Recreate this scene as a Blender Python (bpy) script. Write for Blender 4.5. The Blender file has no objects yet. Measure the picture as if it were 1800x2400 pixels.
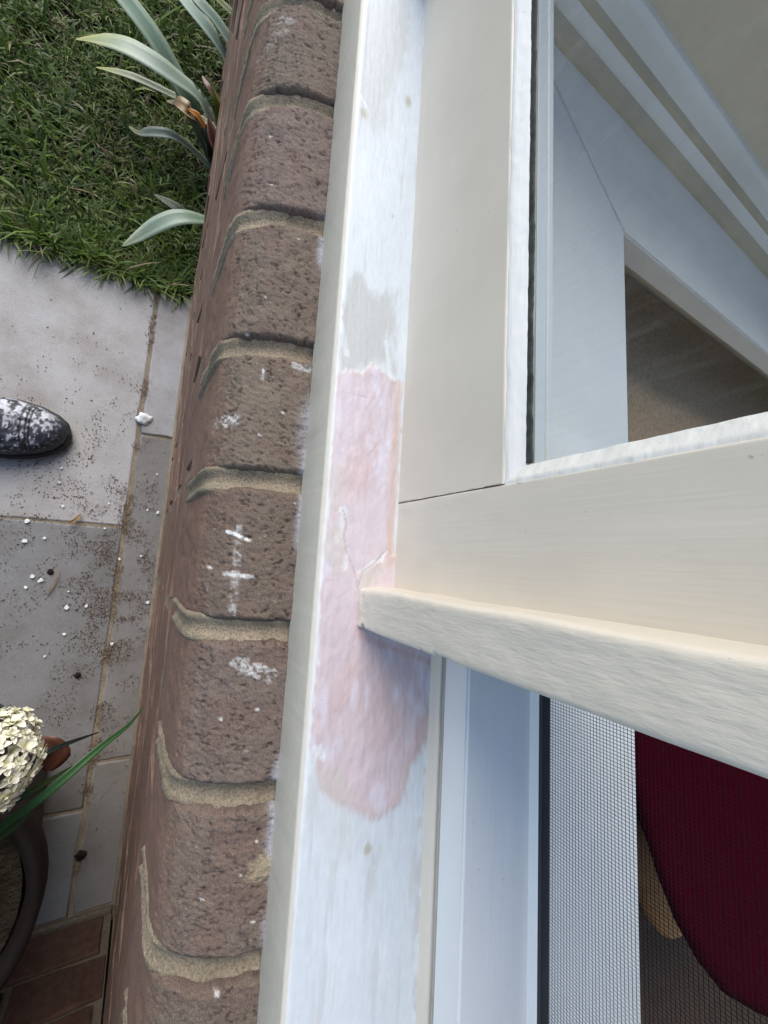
import bpy, bmesh, math, random
import numpy as np
from mathutils import Vector, Matrix

random.seed(7); rng = np.random.default_rng(11)
SC = bpy.context.scene; COL = SC.collection

# ------------------------------------------------------------------ camera, sky, sun, exposure
H = 0.97                                     # camera height above the path
F = 930.0                                    # focal length in photo pixels (2400 tall)
_D = np.array([-555., 88., F]); _D /= np.linalg.norm(_D)
_Y = np.array([420., -7190., F]); _Y = _Y - _D*(_Y@_D); _Y /= np.linalg.norm(_Y)
_Z = -_D; _X = np.cross(_Y, _Z)
ROT = np.array([_X, _Y, _Z])                 # photo axes -> world axes
CAMP = np.array([0., 0., H])
cam = bpy.data.cameras.new('camera'); cam_o = bpy.data.objects.new('camera', cam); COL.objects.link(cam_o)
cam.sensor_fit = 'VERTICAL'; cam.sensor_height = 36.0; cam.lens = 36.0*F/2400.0
cam.clip_start = 0.005; cam.clip_end = 500
M4 = Matrix.Identity(4)
for r in range(3):
    M4[r][0] = ROT[r][0]; M4[r][1] = -ROT[r][1]; M4[r][2] = -ROT[r][2]; M4[r][3] = CAMP[r]
cam_o.matrix_world = M4
SC.camera = cam_o

SUN_EL, SUN_AZ = math.radians(42), math.radians(-14)     # azimuth from +Y towards +X
W = bpy.data.worlds.new('World'); SC.world = W; W.use_nodes = True
nt = W.node_tree; bg = nt.nodes['Background']
sky = nt.nodes.new('ShaderNodeTexSky'); sky.sky_type = 'NISHITA'; sky.sun_disc = False
sky.sun_elevation = SUN_EL; sky.sun_rotation = SUN_AZ; sky.altitude = 0; sky.air_density = 1.0; sky.dust_density = 1.2; sky.ozone_density = 1.0
nt.links.new(sky.outputs[0], bg.inputs[0]); bg.inputs[1].default_value = 0.12
sun = bpy.data.lights.new('sun', 'SUN'); sun_o = bpy.data.objects.new('sun', sun); COL.objects.link(sun_o)
sun.energy = 1.4; sun.angle = math.radians(50); sun.color = (1.0, 0.95, 0.885)
sd = Vector((math.sin(SUN_AZ)*math.cos(SUN_EL), math.cos(SUN_AZ)*math.cos(SUN_EL), math.sin(SUN_EL)))
sun_o.rotation_euler = sd.to_track_quat('Z', 'Y').to_euler()
sun_o.location = (-3, 4, 6)
SC.view_settings.view_transform = 'Standard'; SC.view_settings.look = 'None'
SC.view_settings.gamma = 1.0; SC.view_settings.use_curve_mapping = False
SC.view_settings.exposure = 1.2
SC.cycles.max_bounces = 10; SC.cycles.transparent_max_bounces = 16; SC.cycles.caustics_reflective = False

# ------------------------------------------------------------------ helpers
def ray(px, py): return ROT @ np.array([px-900., py-1200., F])
def at_z(px, py, z):
    w = ray(px, py); t = (z-H)/w[2]; return Vector((w[0]*t, w[1]*t, z))
def at_h(px, py, h): return at_z(px, py, H-h)
def at_y(px, py, y):
    w = ray(px, py); t = y/w[1]; return Vector((w[0]*t, y, H+w[2]*t))

def _hash(ix, iy, iz):
    n = (ix*374761393 + iy*668265263 + iz*1442695041) & 0x7fffffff
    n = ((n ^ (n >> 13))*1274126177) & 0x7fffffff
    return ((n ^ (n >> 16)) & 0xffff)/65535.0
def vnoise(p):
    i = np.floor(p).astype(np.int64); f = p-i; f = f*f*(3-2*f); o = 0
    for dx in (0, 1):
        for dy in (0, 1):
            for dz in (0, 1):
                w = (f[:,0] if dx else 1-f[:,0])*(f[:,1] if dy else 1-f[:,1])*(f[:,2] if dz else 1-f[:,2])
                o = o + w*_hash(i[:,0]+dx, i[:,1]+dy, i[:,2]+dz)
    return o
def fbm(p, scale=(1,1,1), oct=4, seed=0.0):
    p = p*np.array(scale, float)+seed*17.31+1000; a = .5; o = 0; s = 0
    for k in range(oct):
        o = o + a*vnoise(p); s += a; a *= .5; p = p*2.03+5.7
    return o/s
def sst(a, b, x):
    t = np.clip((x-a)/(b-a), 0, 1); return t*t*(3-2*t)
def mix(a, b, t): return a*(1-t[:,None])+np.asarray(b)*t[:,None]
def poly_sd(P, poly):
    """signed distance (inside positive) of 2-D points to a polygon"""
    poly = np.asarray(poly, float); x, y = P[:,0], P[:,1]; ins = np.zeros(len(P), bool); d = np.full(len(P), 1e9)
    n = len(poly)
    for i in range(n):
        a = poly[i]; b = poly[(i+1) % n]
        d = np.minimum(d, seg_d(P, a, b))
        c = (a[1] > y) != (b[1] > y)
        with np.errstate(divide='ignore', invalid='ignore'):
            xi = (b[0]-a[0])*(y-a[1])/(b[1]-a[1])+a[0]
        ins ^= c & (x < xi)
    return np.where(ins, d, -d)
def seg_d(P, a, b):
    a = np.asarray(a, float); b = np.asarray(b, float); ab = b-a
    t = np.clip(((P-a)@ab)/max(ab@ab, 1e-12), 0, 1)
    return np.linalg.norm(P-(a+t[:,None]*ab), axis=1)
def line_d(P, pts):
    d = np.full(len(P), 1e9)
    for a, b in zip(pts[:-1], pts[1:]): d = np.minimum(d, seg_d(P, a, b))
    return d

def mesh_np(name, verts, faces, mat=None, smooth=True, col=None, recalc=False):
    me = bpy.data.meshes.new(name)
    me.from_pydata(np.asarray(verts).tolist(), [], np.asarray(faces).tolist() if isinstance(faces, np.ndarray) else faces)
    if mat: me.materials.append(mat)
    if smooth: me.polygons.foreach_set('use_smooth', [True]*len(me.polygons))
    if col is not None:
        a = me.color_attributes.new('Col', 'FLOAT_COLOR', 'POINT')
        c = np.ones((len(me.vertices), 4), np.float32); c[:,:3] = col; a.data.foreach_set('color', c.ravel())
    if recalc:
        bm = bmesh.new(); bm.from_mesh(me); bmesh.ops.recalc_face_normals(bm, faces=bm.faces); bm.to_mesh(me); bm.free()
    me.update(); return me
def tag(o, label=None, cat=None, group=None, kind=None):
    if label and not kind: kind = 'thing'
    for k, v in (('label', label), ('category', cat), ('group', group), ('kind', kind)):
        if v: o[k] = v
    return o
def put(name, me, parent=None, loc=None):
    o = bpy.data.objects.new(name, me); COL.objects.link(o)
    if loc is not None: o.location = loc
    if parent:
        o.parent = parent
        base = parent
        t = Vector(parent.location)
        while base.parent: base = base.parent; t = t+Vector(base.location)
        if parent.type == 'EMPTY' or True:
            o.matrix_parent_inverse = Matrix.Translation(-WORLD_LOC.get(parent.name, Vector((0,0,0))))
    WORLD_LOC[o.name] = Vector(o.location)
    return o
WORLD_LOC = {}
def thing(name, loc, label, cat, group=None, kind=None):
    o = bpy.data.objects.new(name, None); COL.objects.link(o); o.location = loc; o.empty_display_size = .05
    WORLD_LOC[o.name] = Vector(loc); return tag(o, label, cat, group, kind)
def grid_faces(nu, nv, wrap=False):
    u, v = np.meshgrid(np.arange(nu-1), np.arange(nv-1 if not wrap else nv), indexing='ij')
    v2 = (v+1) % nv
    return np.stack([u*nv+v, (u+1)*nv+v, (u+1)*nv+v2, u*nv+v2], -1).reshape(-1, 4)
def fillet(pts, closed=True):
    """pts: (a, b, radius) -> rounded polyline"""
    out = []; n = len(pts)
    for i in range(n):
        p = np.array(pts[i][:2], float); r = pts[i][2] if len(pts[i]) > 2 else 0
        if r <= 0 or (not closed and i in (0, n-1)): out.append(p); continue
        a = np.array(pts[i-1][:2], float)-p; b = np.array(pts[(i+1) % n][:2], float)-p
        la, lb = np.linalg.norm(a), np.linalg.norm(b); rr = min(r, la*.49, lb*.49)
        A = p+a/la*rr; B = p+b/lb*rr
        for k in range(6):
            t = k/5; out.append((1-t)**2*A+2*t*(1-t)*p+t*t*B)
    return np.array(out)
def subdiv_path(P, step, closed=True):
    out = []; n = len(P); m = n if closed else n-1
    for i in range(m):
        a, b = P[i], P[(i+1) % n]; k = max(1, int(np.linalg.norm(b-a)/step))
        for j in range(k): out.append(a+(b-a)*j/k)
    if not closed: out.append(P[-1])
    return np.array(out)
def extrude(name, prof, axis, a0, a1, mat, n=2, disp=None, col=None, caps=True, step=None, stations=None):
    """prof is (X,h) for axis 'y' or (X,Y) for axis 'z'; closed outline"""
    P = fillet(prof)
    if step: P = subdiv_path(P, step)
    S = np.linspace(a0, a1, n) if stations is None else np.asarray(stations)
    nu, nv = len(S), len(P); V = np.zeros((nu, nv, 3))
    if axis == 'y': V[:,:,0] = P[:,0]; V[:,:,2] = H-P[:,1]; V[:,:,1] = S[:,None]
    elif axis == 'x': V[:,:,1] = P[:,0]; V[:,:,2] = H-P[:,1]; V[:,:,0] = S[:,None]
    else: V[:,:,0] = P[:,0]; V[:,:,1] = P[:,1]; V[:,:,2] = S[:,None]
    V = V.reshape(-1, 3)
    if disp is not None: V = disp(V)
    Fc = grid_faces(nu, nv, True).tolist()
    if caps: Fc += [list(range(nv)), list(range((nu-1)*nv, nu*nv))[::-1]]
    me = mesh_np(name, V, Fc, mat, True, col(V) if col else None)
    bm = bmesh.new(); bm.from_mesh(me); bmesh.ops.recalc_face_normals(bm, faces=bm.faces)
    for e in bm.edges:
        if len(e.link_faces) == 2 and e.calc_face_angle(0) > math.radians(50): e.smooth = False
    bm.to_mesh(me); bm.free(); return me
def box_me(name, lo, hi, mat, bev=0.0, seg=2):
    bm = bmesh.new(); bmesh.ops.create_cube(bm, size=1)
    lo, hi = Vector(lo), Vector(hi)
    for v in bm.verts: v.co = Vector([(lo[i]+hi[i])/2+v.co[i]*(hi[i]-lo[i]) for i in range(3)])
    if bev: bmesh.ops.bevel(bm, geom=bm.edges[:], offset=bev, segments=seg, affect='EDGES', profile=.5)
    me = bpy.data.meshes.new(name); bm.to_mesh(me); bm.free(); me.materials.append(mat)
    if bev: me.polygons.foreach_set('use_smooth', [True]*len(me.polygons))
    return me
def ribbon(ctrl, widths, n=24, fold=.25, up=Vector((0,0,1)), thick=0.0012, twist=0.0):
    """leaf blade along a smooth curve, V-folded, with thickness; returns verts, faces, (t, side)"""
    C = [Vector(c) for c in ctrl]; pts = []
    m = len(C)-1
    for i in range(n):
        s = i/(n-1)*m; k = min(int(s), m-1); t = s-k
        p0, p1, p2, p3 = C[max(k-1,0)], C[k], C[k+1], C[min(k+2,m)]
        pts.append(.5*((2*p1)+(p2-p0)*t+(2*p0-5*p1+4*p2-p3)*t*t+(3*p1-p0-3*p2+p3)*t**3))
    V = []; ts = []
    for i, p in enumerate(pts):
        d = (pts[min(i+1,n-1)]-pts[max(i-1,0)]).normalized()
        sd_ = d.cross(up).normalized(); nn = sd_.cross(d).normalized()
        a = twist*i/(n-1); sd_, nn = sd_*math.cos(a)+nn*math.sin(a), nn*math.cos(a)-sd_*math.sin(a)
        t = i/(n-1); w = np.interp(t, np.linspace(0,1,len(widths)), widths)/2
        for q in (-1,-.5,0,.5,1):
            V.append(p+sd_*q*w+nn*abs(q)*w*fold); ts.append((t, q))
        for q in (1,.5,0,-.5,-1):
            V.append(p+sd_*q*w+nn*(abs(q)*w*fold-thick*(1.01-abs(q)))); ts.append((t, q))
    Fc = grid_faces(n, 10, True).tolist()
    return [tuple(v) for v in V], Fc, np.array(ts)

# ------------------------------------------------------------------ materials
class NB:
    def __init__(s, name):
        s.m = bpy.data.materials.new(name); s.m.use_nodes = True; s.t = s.m.node_tree; s.n = s.t.nodes
        s.b = s.n['Principled BSDF']; s.out = s.n['Material Output']
    def new(s, t, **k):
        n = s.n.new(t)
        for a, v in k.items():
            if a in n.inputs.keys() if hasattr(n.inputs, 'keys') else False: n.inputs[a].default_value = v
            else: setattr(n, a, v)
        return n
    def link(s, a, b): s.t.links.new(a, b)
    def coord(s, scale=(1,1,1), rand=False, kind='Object'):
        tc = s.n.new('ShaderNodeTexCoord'); mp = s.n.new('ShaderNodeMapping'); mp.inputs['Scale'].default_value = scale
        s.link(tc.outputs[kind], mp.inputs[0])
        if rand:
            oi = s.n.new('ShaderNodeObjectInfo'); ma = s.n.new('ShaderNodeMath'); ma.operation = 'MULTIPLY'; ma.inputs[1].default_value = 37.0
            s.link(oi.outputs['Random'], ma.inputs[0]); s.link(ma.outputs[0], mp.inputs['Location'])
        return mp.outputs[0]
    def noise(s, scale, detail=4, rough=.6, vec=None, out=0):
        n = s.n.new('ShaderNodeTexNoise'); n.inputs['Scale'].default_value = scale; n.inputs['Detail'].default_value = detail; n.inputs['Roughness'].default_value = rough
        if vec is not None: s.link(vec, n.inputs['Vector'])
        return n.outputs[out]
    def ramp(s, fac, stops):
        r = s.n.new('ShaderNodeValToRGB'); e = r.color_ramp.elements
        while len(e) < len(stops): e.new(.5)
        for i, (p, c) in enumerate(stops):
            e[i].position = p; e[i].color = (c, c, c, 1) if isinstance(c, (int, float)) else (*c, 1)
        s.link(fac, r.inputs[0]); return r.outputs[0]
    def mix(s, f, a, b, mode='MIX'):
        n = s.n.new('ShaderNodeMix'); n.data_type = 'RGBA'; n.blend_type = mode
        for i, v in ((0, f), (6, a), (7, b)):
            if isinstance(v, (int, float)): n.inputs[i].default_value = v
            elif isinstance(v, tuple): n.inputs[i].default_value = (*v, 1)
            else: s.link(v, n.inputs[i])
        return n.outputs[2]
    def attr(s): a = s.n.new('ShaderNodeVertexColor'); a.layer_name = 'Col'; return a.outputs[0]
    def bump(s, h, strength, dist, prev=None):
        n = s.n.new('ShaderNodeBump'); n.inputs['Strength'].default_value = strength; n.inputs['Distance'].default_value = dist
        s.link(h, n.inputs['Height'])
        if prev is not None: s.link(prev, n.inputs['Normal'])
        return n.outputs[0]
    def done(s, col, rough=.6, nrm=None, spec=.4):
        if isinstance(col, tuple): s.b.inputs['Base Color'].default_value = (*col, 1)
        else: s.link(col, s.b.inputs['Base Color'])
        if isinstance(rough, (int, float)): s.b.inputs['Roughness'].default_value = rough
        else: s.link(rough, s.b.inputs['Roughness'])
        s.b.inputs['Specular IOR Level'].default_value = spec
        if nrm is not None: s.link(nrm, s.b.inputs['Normal'])
        return s.m
def simple(name, col, rough=.6, spec=.4, nscale=40, amt=.25, bump=.0, dist=.001):
    k = NB(name); v = k.coord(); n = k.noise(nscale, 5, .6, v)
    c = k.mix(1.0, col, k.ramp(n, [(.25, 1-amt), (.75, 1+amt*.4)]), 'MULTIPLY')
    return k.done(c, rough, k.bump(k.noise(nscale*3, 4, .6, v), bump, dist) if bump else None, spec)

def paint_mat(name, col, grain, gscale=180, rough=.38, dirt=.12, b=.35):
    """brush-painted timber: streaks run along `grain` axis"""
    k = NB(name); sc = [1,1,1]; sc['xyz'.index(grain)] = .045
    v = k.coord(tuple(sc)); st = k.noise(gscale, 5, .55, v); st2 = k.noise(gscale*4, 3, .5, v)
    big = k.noise(7, 4, .6, k.coord())
    c = k.mix(1.0, col, k.ramp(st, [(.3, .988), (.7, 1.004)]), 'MULTIPLY')
    c = k.mix(1.0, c, k.ramp(big, [(.35, 1-dirt), (.65, 1.0)]), 'MULTIPLY')
    sp = k.noise(420, 2, .5, k.coord())
    c = k.mix(k.ramp(sp, [(.735, 0.0), (.78, .55)]), c, (.30, .27, .23))
    n = k.bump(st, b, .0012); n = k.bump(st2, b*.8+.04, .0004, n); n = k.bump(k.noise(26, 3, .5, k.coord()), .3, .002, n); n = k.bump(k.ramp(k.noise(95, 2, .5, k.coord()), [(.72, 0.0), (.80, 1.0)]), .07, .0012, n)
    return k.done(c, k.ramp(st, [(.3, rough+.03), (.7, rough-.02)]), n, .45)
CREAM = (.69, .62, .52)
cream_y = paint_mat('cream_paint_along_sill', CREAM, 'y', b=.05)
cream_z = paint_mat('cream_paint_along_post', (.69, .625, .53), 'z', 150, b=.10)
k = NB('cream_paint_brushed_post'); v = k.coord((1,1,.22)); n1 = k.noise(200, 4, .6, v); n2 = k.noise(520, 3, .6, k.coord((1,1,.3))); big = k.noise(9, 4, .6, k.coord())
c = k.mix(1.0, (.68,.62,.525), k.ramp(big, [(.35,.9),(.65,1.0)]), 'MULTIPLY'); c = k.mix(k.ramp(k.noise(300, 2, .5, k.coord()), [(.72, 0.0), (.76, .5)]), c, (.36,.33,.28))
nn = k.bump(n1, .27, .0012); nn = k.bump(n2, .4, .0006, nn); nn = k.bump(k.noise(30,3,.5,k.coord()), .4, .003, nn); cream_post = k.done(c, .42, nn, .4)
white_y = paint_mat('white_paint', (.74, .75, .74), 'y', 140, .3, .08, .2)
white_x = paint_mat('white_paint_return', (.84, .83, .80), 'x', 140, .35, .16, .2)
tan_paint = paint_mat('grimy_cream_moulding', (.56,.47,.335), 'x', 140, .45, .3, .2)
putty_m = paint_mat('putty', (.72,.71,.67), 'y', 90, .5, .1, .5)
def vcol_mat(name, rough=.6, fine=900, b=.4, d=.0006, streak=None, spec=.35, mot=.2):
    k = NB(name); v = k.coord(streak or (1,1,1)); n = k.noise(fine, 4, .65, v)
    c = k.mix(1.0, k.attr(), k.ramp(n, [(.3, 1-mot), (.7, 1+mot*.5)]), 'MULTIPLY')
    return k.done(c, rough, k.bump(n, b, d), spec)
sill_m = vcol_mat('sill_paint_and_filler', .5, 420, .30, .0006, (1, .35, 1), .4, .06)
brick_hero_m = vcol_mat('bullnose_brick', .85, 1300, .75, .0008, None, .25, .5)
shoe_m = vcol_mat('spattered_leather', .45, 300, .3, .0006, None, .5, .2)
leaf_m = vcol_mat('strap_leaf', .42, 220, .2, .0004, None, .45, .15)
petal_m = vcol_mat('petal', .55, 200, .1, .0004, None, .3, .06)
# wall brick
k = NB('wall_brick'); v = k.coord((1,1,1), True); oi = k.n.new('ShaderNodeObjectInfo')
base = k.ramp(oi.outputs['Random'], [(0, (.185,.115,.085)), (.5, (.215,.135,.10)), (1, (.165,.102,.078))])
n1 = k.noise(60, 6, .7, v); c = k.mix(1.0, base, k.ramp(n1, [(.3, .6), (.7, 1.15)]), 'MULTIPLY')
c = k.mix(k.ramp(k.noise(260, 2, .5, v), [(.7, 0.0), (.74, .6)]), c, (.36,.33,.28))
c = k.mix(1.0, c, oi.outputs['Color'], 'MULTIPLY')
wall_brick_m = k.done(c, .85, k.bump(k.noise(220, 5, .7, v), .6, .0015), .2)
# mortar
k = NB('sandy_mortar'); v = k.coord(); n1 = k.noise(700, 3, .7, v); n2 = k.noise(30, 4, .6, v)
c = k.ramp(n1, [(.28, (.16,.125,.085)), (.5, (.31,.255,.18)), (.75, (.42,.35,.26))])
c = k.mix(1.0, c, k.ramp(n2, [(.3, .7), (.7, 1.05)]), 'MULTIPLY')
mortar_m = k.done(c, .95, k.bump(n1, .9, .0016), .1)
dark_mortar_m = simple('dark_mortar', (.135,.112,.085), .95, .1, 200, .4, .6, .0015)  # darker mortar colour for the wall across the path
# path stone
k = NB('path_stone'); v = k.coord((1,1,1), True); n1 = k.noise(9, 6, .65, v); n2 = k.noise(420, 3, .7, v); n3 = k.noise(70, 5, .7, v)
c = k.ramp(n1, [(.28, (.25,.225,.20)), (.5, (.35,.335,.32)), (.75, (.42,.415,.41))])
c = k.mix(1.0, c, k.ramp(n2, [(.3, .82), (.7, 1.08)]), 'MULTIPLY')
c = k.mix(k.ramp(n3, [(.62, 0.0), (.78, .55)]), c, (.20,.155,.115))
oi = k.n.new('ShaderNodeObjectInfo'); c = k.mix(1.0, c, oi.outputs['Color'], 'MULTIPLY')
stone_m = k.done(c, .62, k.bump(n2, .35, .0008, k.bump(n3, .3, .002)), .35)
soil_m = simple('soil', (.055,.043,.03), .95, .1, 60, .6, .8, .008)
far_m = simple('distant_lawn', (.05,.07,.03), .95, .1, 3, .5, .6, .03)
wire_m = simple('screen_wire', (.016,.013,.017), .7, .1)
rubber_m = simple('black_seal', (.012,.013,.017), .45, .5)
gap_m = simple('old_dark_sealant', (.06,.064,.058), .8, .2, 160, .8, .5, .001)
carpet = NB('brown_carpet'); v = carpet.coord(); n1 = carpet.noise(240, 4, .7, v)
carpet_m = carpet.done(carpet.ramp(n1, [(.3, (.33,.225,.14)), (.7, (.52,.38,.26))]), .95, carpet.bump(n1, .7, .004), .1)
floor_m = simple('dark_brown_floor', (.055,.036,.026), .7, .3, 30, .3)
k = NB('beige_plaster'); v = k.coord(); n1 = k.noise(18, 6, .7, v); n2 = k.noise(45, 3, .6, k.coord((1,1,.25)))
c = k.ramp(n1, [(.3, (.62,.53,.41)), (.7, (.74,.65,.52))]); c = k.mix(k.ramp(n2, [(.68, 0.0), (.75, .5)]), c, (.62,.60,.56))
plaster_m = k.done(c, .8, k.bump(n1, .3, .003), .2)
red_m = simple('crimson_cloth', (.044,.0003,.0055), 1.0, .02, 300, .35, .4, .001)
tan_m = simple('tan_wood', (.46,.25,.10), .6, .3, 60, .3)
render_m = simple('house_render', (.55,.52,.46), .8, .2, 12, .2, .3, .003)
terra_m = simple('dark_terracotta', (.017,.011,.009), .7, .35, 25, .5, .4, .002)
sole_m = simple('shoe_sole', (.015,.016,.02), .55, .4)
lace_m = simple('shoe_lining', (.03,.03,.035), .9, .1)
flake_m = simple('white_paint_flake', (.74,.76,.74), .6, .3, 200, .12, .3, .0005)
dry_m = simple('dry_leaf', (.30,.19,.10), .8, .2, 120, .4, .4, .001)
dark_m = simple('dark_debris', (.02,.017,.015), .9, .1)
# glass
k = NB('window_glass'); k.n.remove(k.b)
tr = k.n.new('ShaderNodeBsdfTransparent'); tr.inputs[0].default_value = (.96,.975,.965,1)
gl = k.n.new('ShaderNodeBsdfGlossy'); gl.inputs['Roughness'].default_value = .015
lw = k.n.new('ShaderNodeLayerWeight'); pw = k.n.new('ShaderNodeMath'); pw.operation = 'POWER'; pw.inputs[1].default_value = 5
lw.inputs[0].default_value = .5; k.link(lw.outputs['Facing'], pw.inputs[0])
ma = k.n.new('ShaderNodeMath'); ma.operation = 'MULTIPLY_ADD'; ma.inputs[1].default_value = .93; ma.inputs[2].default_value = .04; k.link(pw.outputs[0], ma.inputs[0])
mx = k.n.new('ShaderNodeMixShader'); k.link(ma.outputs[0], mx.inputs[0]); k.link(tr.outputs[0], mx.inputs[1]); k.link(gl.outputs[0], mx.inputs[2])
df = k.n.new('ShaderNodeBsdfDiffuse'); df.inputs[0].default_value = (.7,.68,.64,1)
v = k.coord((1, 1, .06)); s1 = k.noise(190, 5, .7, v)
sx = k.n.new('ShaderNodeSeparateXYZ'); k.link(k.coord((1,1,1)), sx.inputs[0])
mr = k.n.new('ShaderNodeMapRange'); mr.inputs[1].default_value = H-.082; mr.inputs[2].default_value = H-.03
mr.inputs[3].default_value = 3.5; mr.inputs[4].default_value = 1; k.link(sx.outputs[2], mr.inputs[0])
m2 = k.n.new('ShaderNodeMath'); m2.operation = 'MULTIPLY'
k.link(k.ramp(s1, [(.5, 0.006), (.85, .028)]), m2.inputs[0]); k.link(mr.outputs[0], m2.inputs[1])
my = k.n.new('ShaderNodeMix'); my.data_type = 'FLOAT'; my.inputs[2].default_value = 0; my.inputs[3].default_value = 1
mx2 = k.n.new('ShaderNodeMixShader'); k.link(m2.outputs[0], mx2.inputs[0]); k.link(mx.outputs[0], mx2.inputs[1]); k.link(df.outputs[0], mx2.inputs[2])
k.link(mx2.outputs[0], k.out.inputs[0]); glass_m = k.m
# grass: per blade colour, a little light through the blade
k = NB('grass_blade'); a = k.attr(); trn = k.n.new('ShaderNodeBsdfTranslucent'); k.link(a, trn.inputs[0])
k.done(a, .5, None, .35); mxg = k.n.new('ShaderNodeMixShader'); mxg.inputs[0].default_value = .3
k.link(k.b.outputs[0], mxg.inputs[1]); k.link(trn.outputs[0], mxg.inputs[2]); k.link(mxg.outputs[0], k.out.inputs[0]); grass_m = k.m

# ------------------------------------------------------------------ ground, path
me = mesh_np('ground', [(-60,-60,-.03),(60,-60,-.03),(60,60,-.03),(-60,60,-.03)], [(0,1,2,3)], far_m, False)
tag(put('ground', me), kind='structure')
WX = .025                                   # outer face of the brick wall
# soil of the lawn, gently uneven
nx, ny = 90, 90; gx, gy = np.meshgrid(np.linspace(-3, WX+.04, nx), np.linspace(.575, 4.2, ny), indexing='ij')
P = np.stack([gx.ravel(), gy.ravel(), np.zeros(nx*ny)], 1); P[:,2] = -.018+.014*fbm(P, (9,9,1), 4)
tag(put('lawn_soil', mesh_np('lawn_soil', P, grid_faces(nx, ny), soil_m)), kind='structure')
path = tag(put('path', box_me('path_bed', (-2.4, -.70, -.028), (WX+.03, .583, -.0024), mortar_m)), kind='structure')
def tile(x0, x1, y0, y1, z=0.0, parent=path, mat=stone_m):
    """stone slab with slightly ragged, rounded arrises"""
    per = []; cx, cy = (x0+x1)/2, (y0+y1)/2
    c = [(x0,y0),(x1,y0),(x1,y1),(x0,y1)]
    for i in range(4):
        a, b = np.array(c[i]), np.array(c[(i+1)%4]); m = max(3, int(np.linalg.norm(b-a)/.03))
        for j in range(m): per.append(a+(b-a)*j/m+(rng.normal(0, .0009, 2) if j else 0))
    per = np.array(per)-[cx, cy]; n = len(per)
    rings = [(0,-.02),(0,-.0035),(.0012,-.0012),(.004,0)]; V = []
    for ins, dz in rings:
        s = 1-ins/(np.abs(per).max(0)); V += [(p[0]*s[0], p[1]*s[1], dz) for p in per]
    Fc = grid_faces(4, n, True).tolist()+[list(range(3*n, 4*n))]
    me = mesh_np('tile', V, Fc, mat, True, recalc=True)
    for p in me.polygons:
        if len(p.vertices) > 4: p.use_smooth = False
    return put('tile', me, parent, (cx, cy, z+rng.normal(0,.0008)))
g = .0032
ys_main = [.580, .043, -.49, -.672]
for x0, x1 in ((-.585, -.047), (-1.13, -.59), (-1.68, -1.135)):
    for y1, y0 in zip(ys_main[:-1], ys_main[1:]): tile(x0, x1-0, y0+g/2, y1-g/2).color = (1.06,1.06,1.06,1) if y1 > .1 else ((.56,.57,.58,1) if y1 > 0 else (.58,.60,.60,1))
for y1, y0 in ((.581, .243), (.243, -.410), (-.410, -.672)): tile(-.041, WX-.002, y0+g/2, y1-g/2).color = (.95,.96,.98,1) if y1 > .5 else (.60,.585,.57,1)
# pale slab beyond the lawn, by the wall
slab = tag(put('stepping_slab', box_me('slab', (-.55, -.28, -.03), (.4, .28, 0), stone_m, .006)), 'pale paving slab lying beyond the lawn beside the brick wall', 'paving slab')
slab.location = (.16, 1.76, 0); slab.rotation_euler = (0, 0, math.radians(-52))
slab.location = at_z(566, -40, 0)+Vector((.24, .16, 0.004))

# ------------------------------------------------------------------ lawn
def in_view(x, y): return (x > -.62) & (y < 1.75)
def blades(n, x0, x1, y0, y1, lmin, lmax, wmul=1.0):
    x = rng.uniform(x0, x1, n); y = rng.uniform(y0, y1, n)
    P = np.stack([x, y, np.zeros(n)], 1)
    dens = fbm(P, (14,14,1), 3, 3); clump = fbm(P, (38,38,1), 2, 5)
    keep = rng.random(n) < sst(.30, .58, dens*.6+clump*.4)+.10
    x, y, P, dens, clump = x[keep], y[keep], P[keep], dens[keep], clump[keep]; n = len(x)
    L = rng.uniform(lmin, lmax, n)*(.45+1.1*clump)*np.where(rng.random(n)<.04, 1.7, 1.0); w = rng.uniform(.0022, .0042, n)*wmul
    az = rng.uniform(0, 2*math.pi, n)+2*fbm(P, (20,20,1), 2, 9); tilt = rng.uniform(.25, 1.25, n); curl = rng.uniform(.1, 1.0, n)
    z0 = -.010+.006*dens
    d = np.stack([np.cos(az), np.sin(az)], 1); s = np.stack([-np.sin(az), np.cos(az)], 1)
    V = np.zeros((n, 9, 3)); px = np.stack([x, y, z0], 1); ang = tilt.copy()
    wf = [1, 1.0, .75, 0.0]; V[:,0,:] = px; V[:,1,:] = px
    V[:,0,:2] -= s*(w/2)[:,None]; V[:,1,:2] += s*(w/2)[:,None]
    vi = 2
    for q in range(1, 4):
        stp = L/3
        px = px+np.stack([d[:,0]*np.sin(ang)*stp, d[:,1]*np.sin(ang)*stp, np.cos(ang)*stp], 1); ang = ang+curl*.55
        px[:,2] = np.maximum(px[:,2], .001)
        if q < 3:
            V[:,vi,:] = px; V[:,vi,:2] -= s*(w/2*wf[q])[:,None]; V[:,vi+1,:] = px; V[:,vi+1,:2] += s*(w/2*wf[q])[:,None]; vi += 2
        else: V[:,vi,:] = px
    V = V[:,:7,:]
    pal = np.array([(.045,.085,.010),(.075,.125,.014),(.115,.175,.022),(.15,.20,.05),(.06,.105,.018)])
    c = pal[rng.integers(0, 5, n)]*rng.uniform(.7, 1.3, n)[:,None]
    dry = rng.random(n) < .06+.16*sst(.5,.3,dens); c[dry] = np.array((.26,.21,.12))*rng.uniform(.6,1.2,dry.sum())[:,None]
    c = c*(.75+.6*fbm(P, (5,5,1), 3, 21))[:,None]
    return V, c
Vs, Cs = [], []
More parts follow.
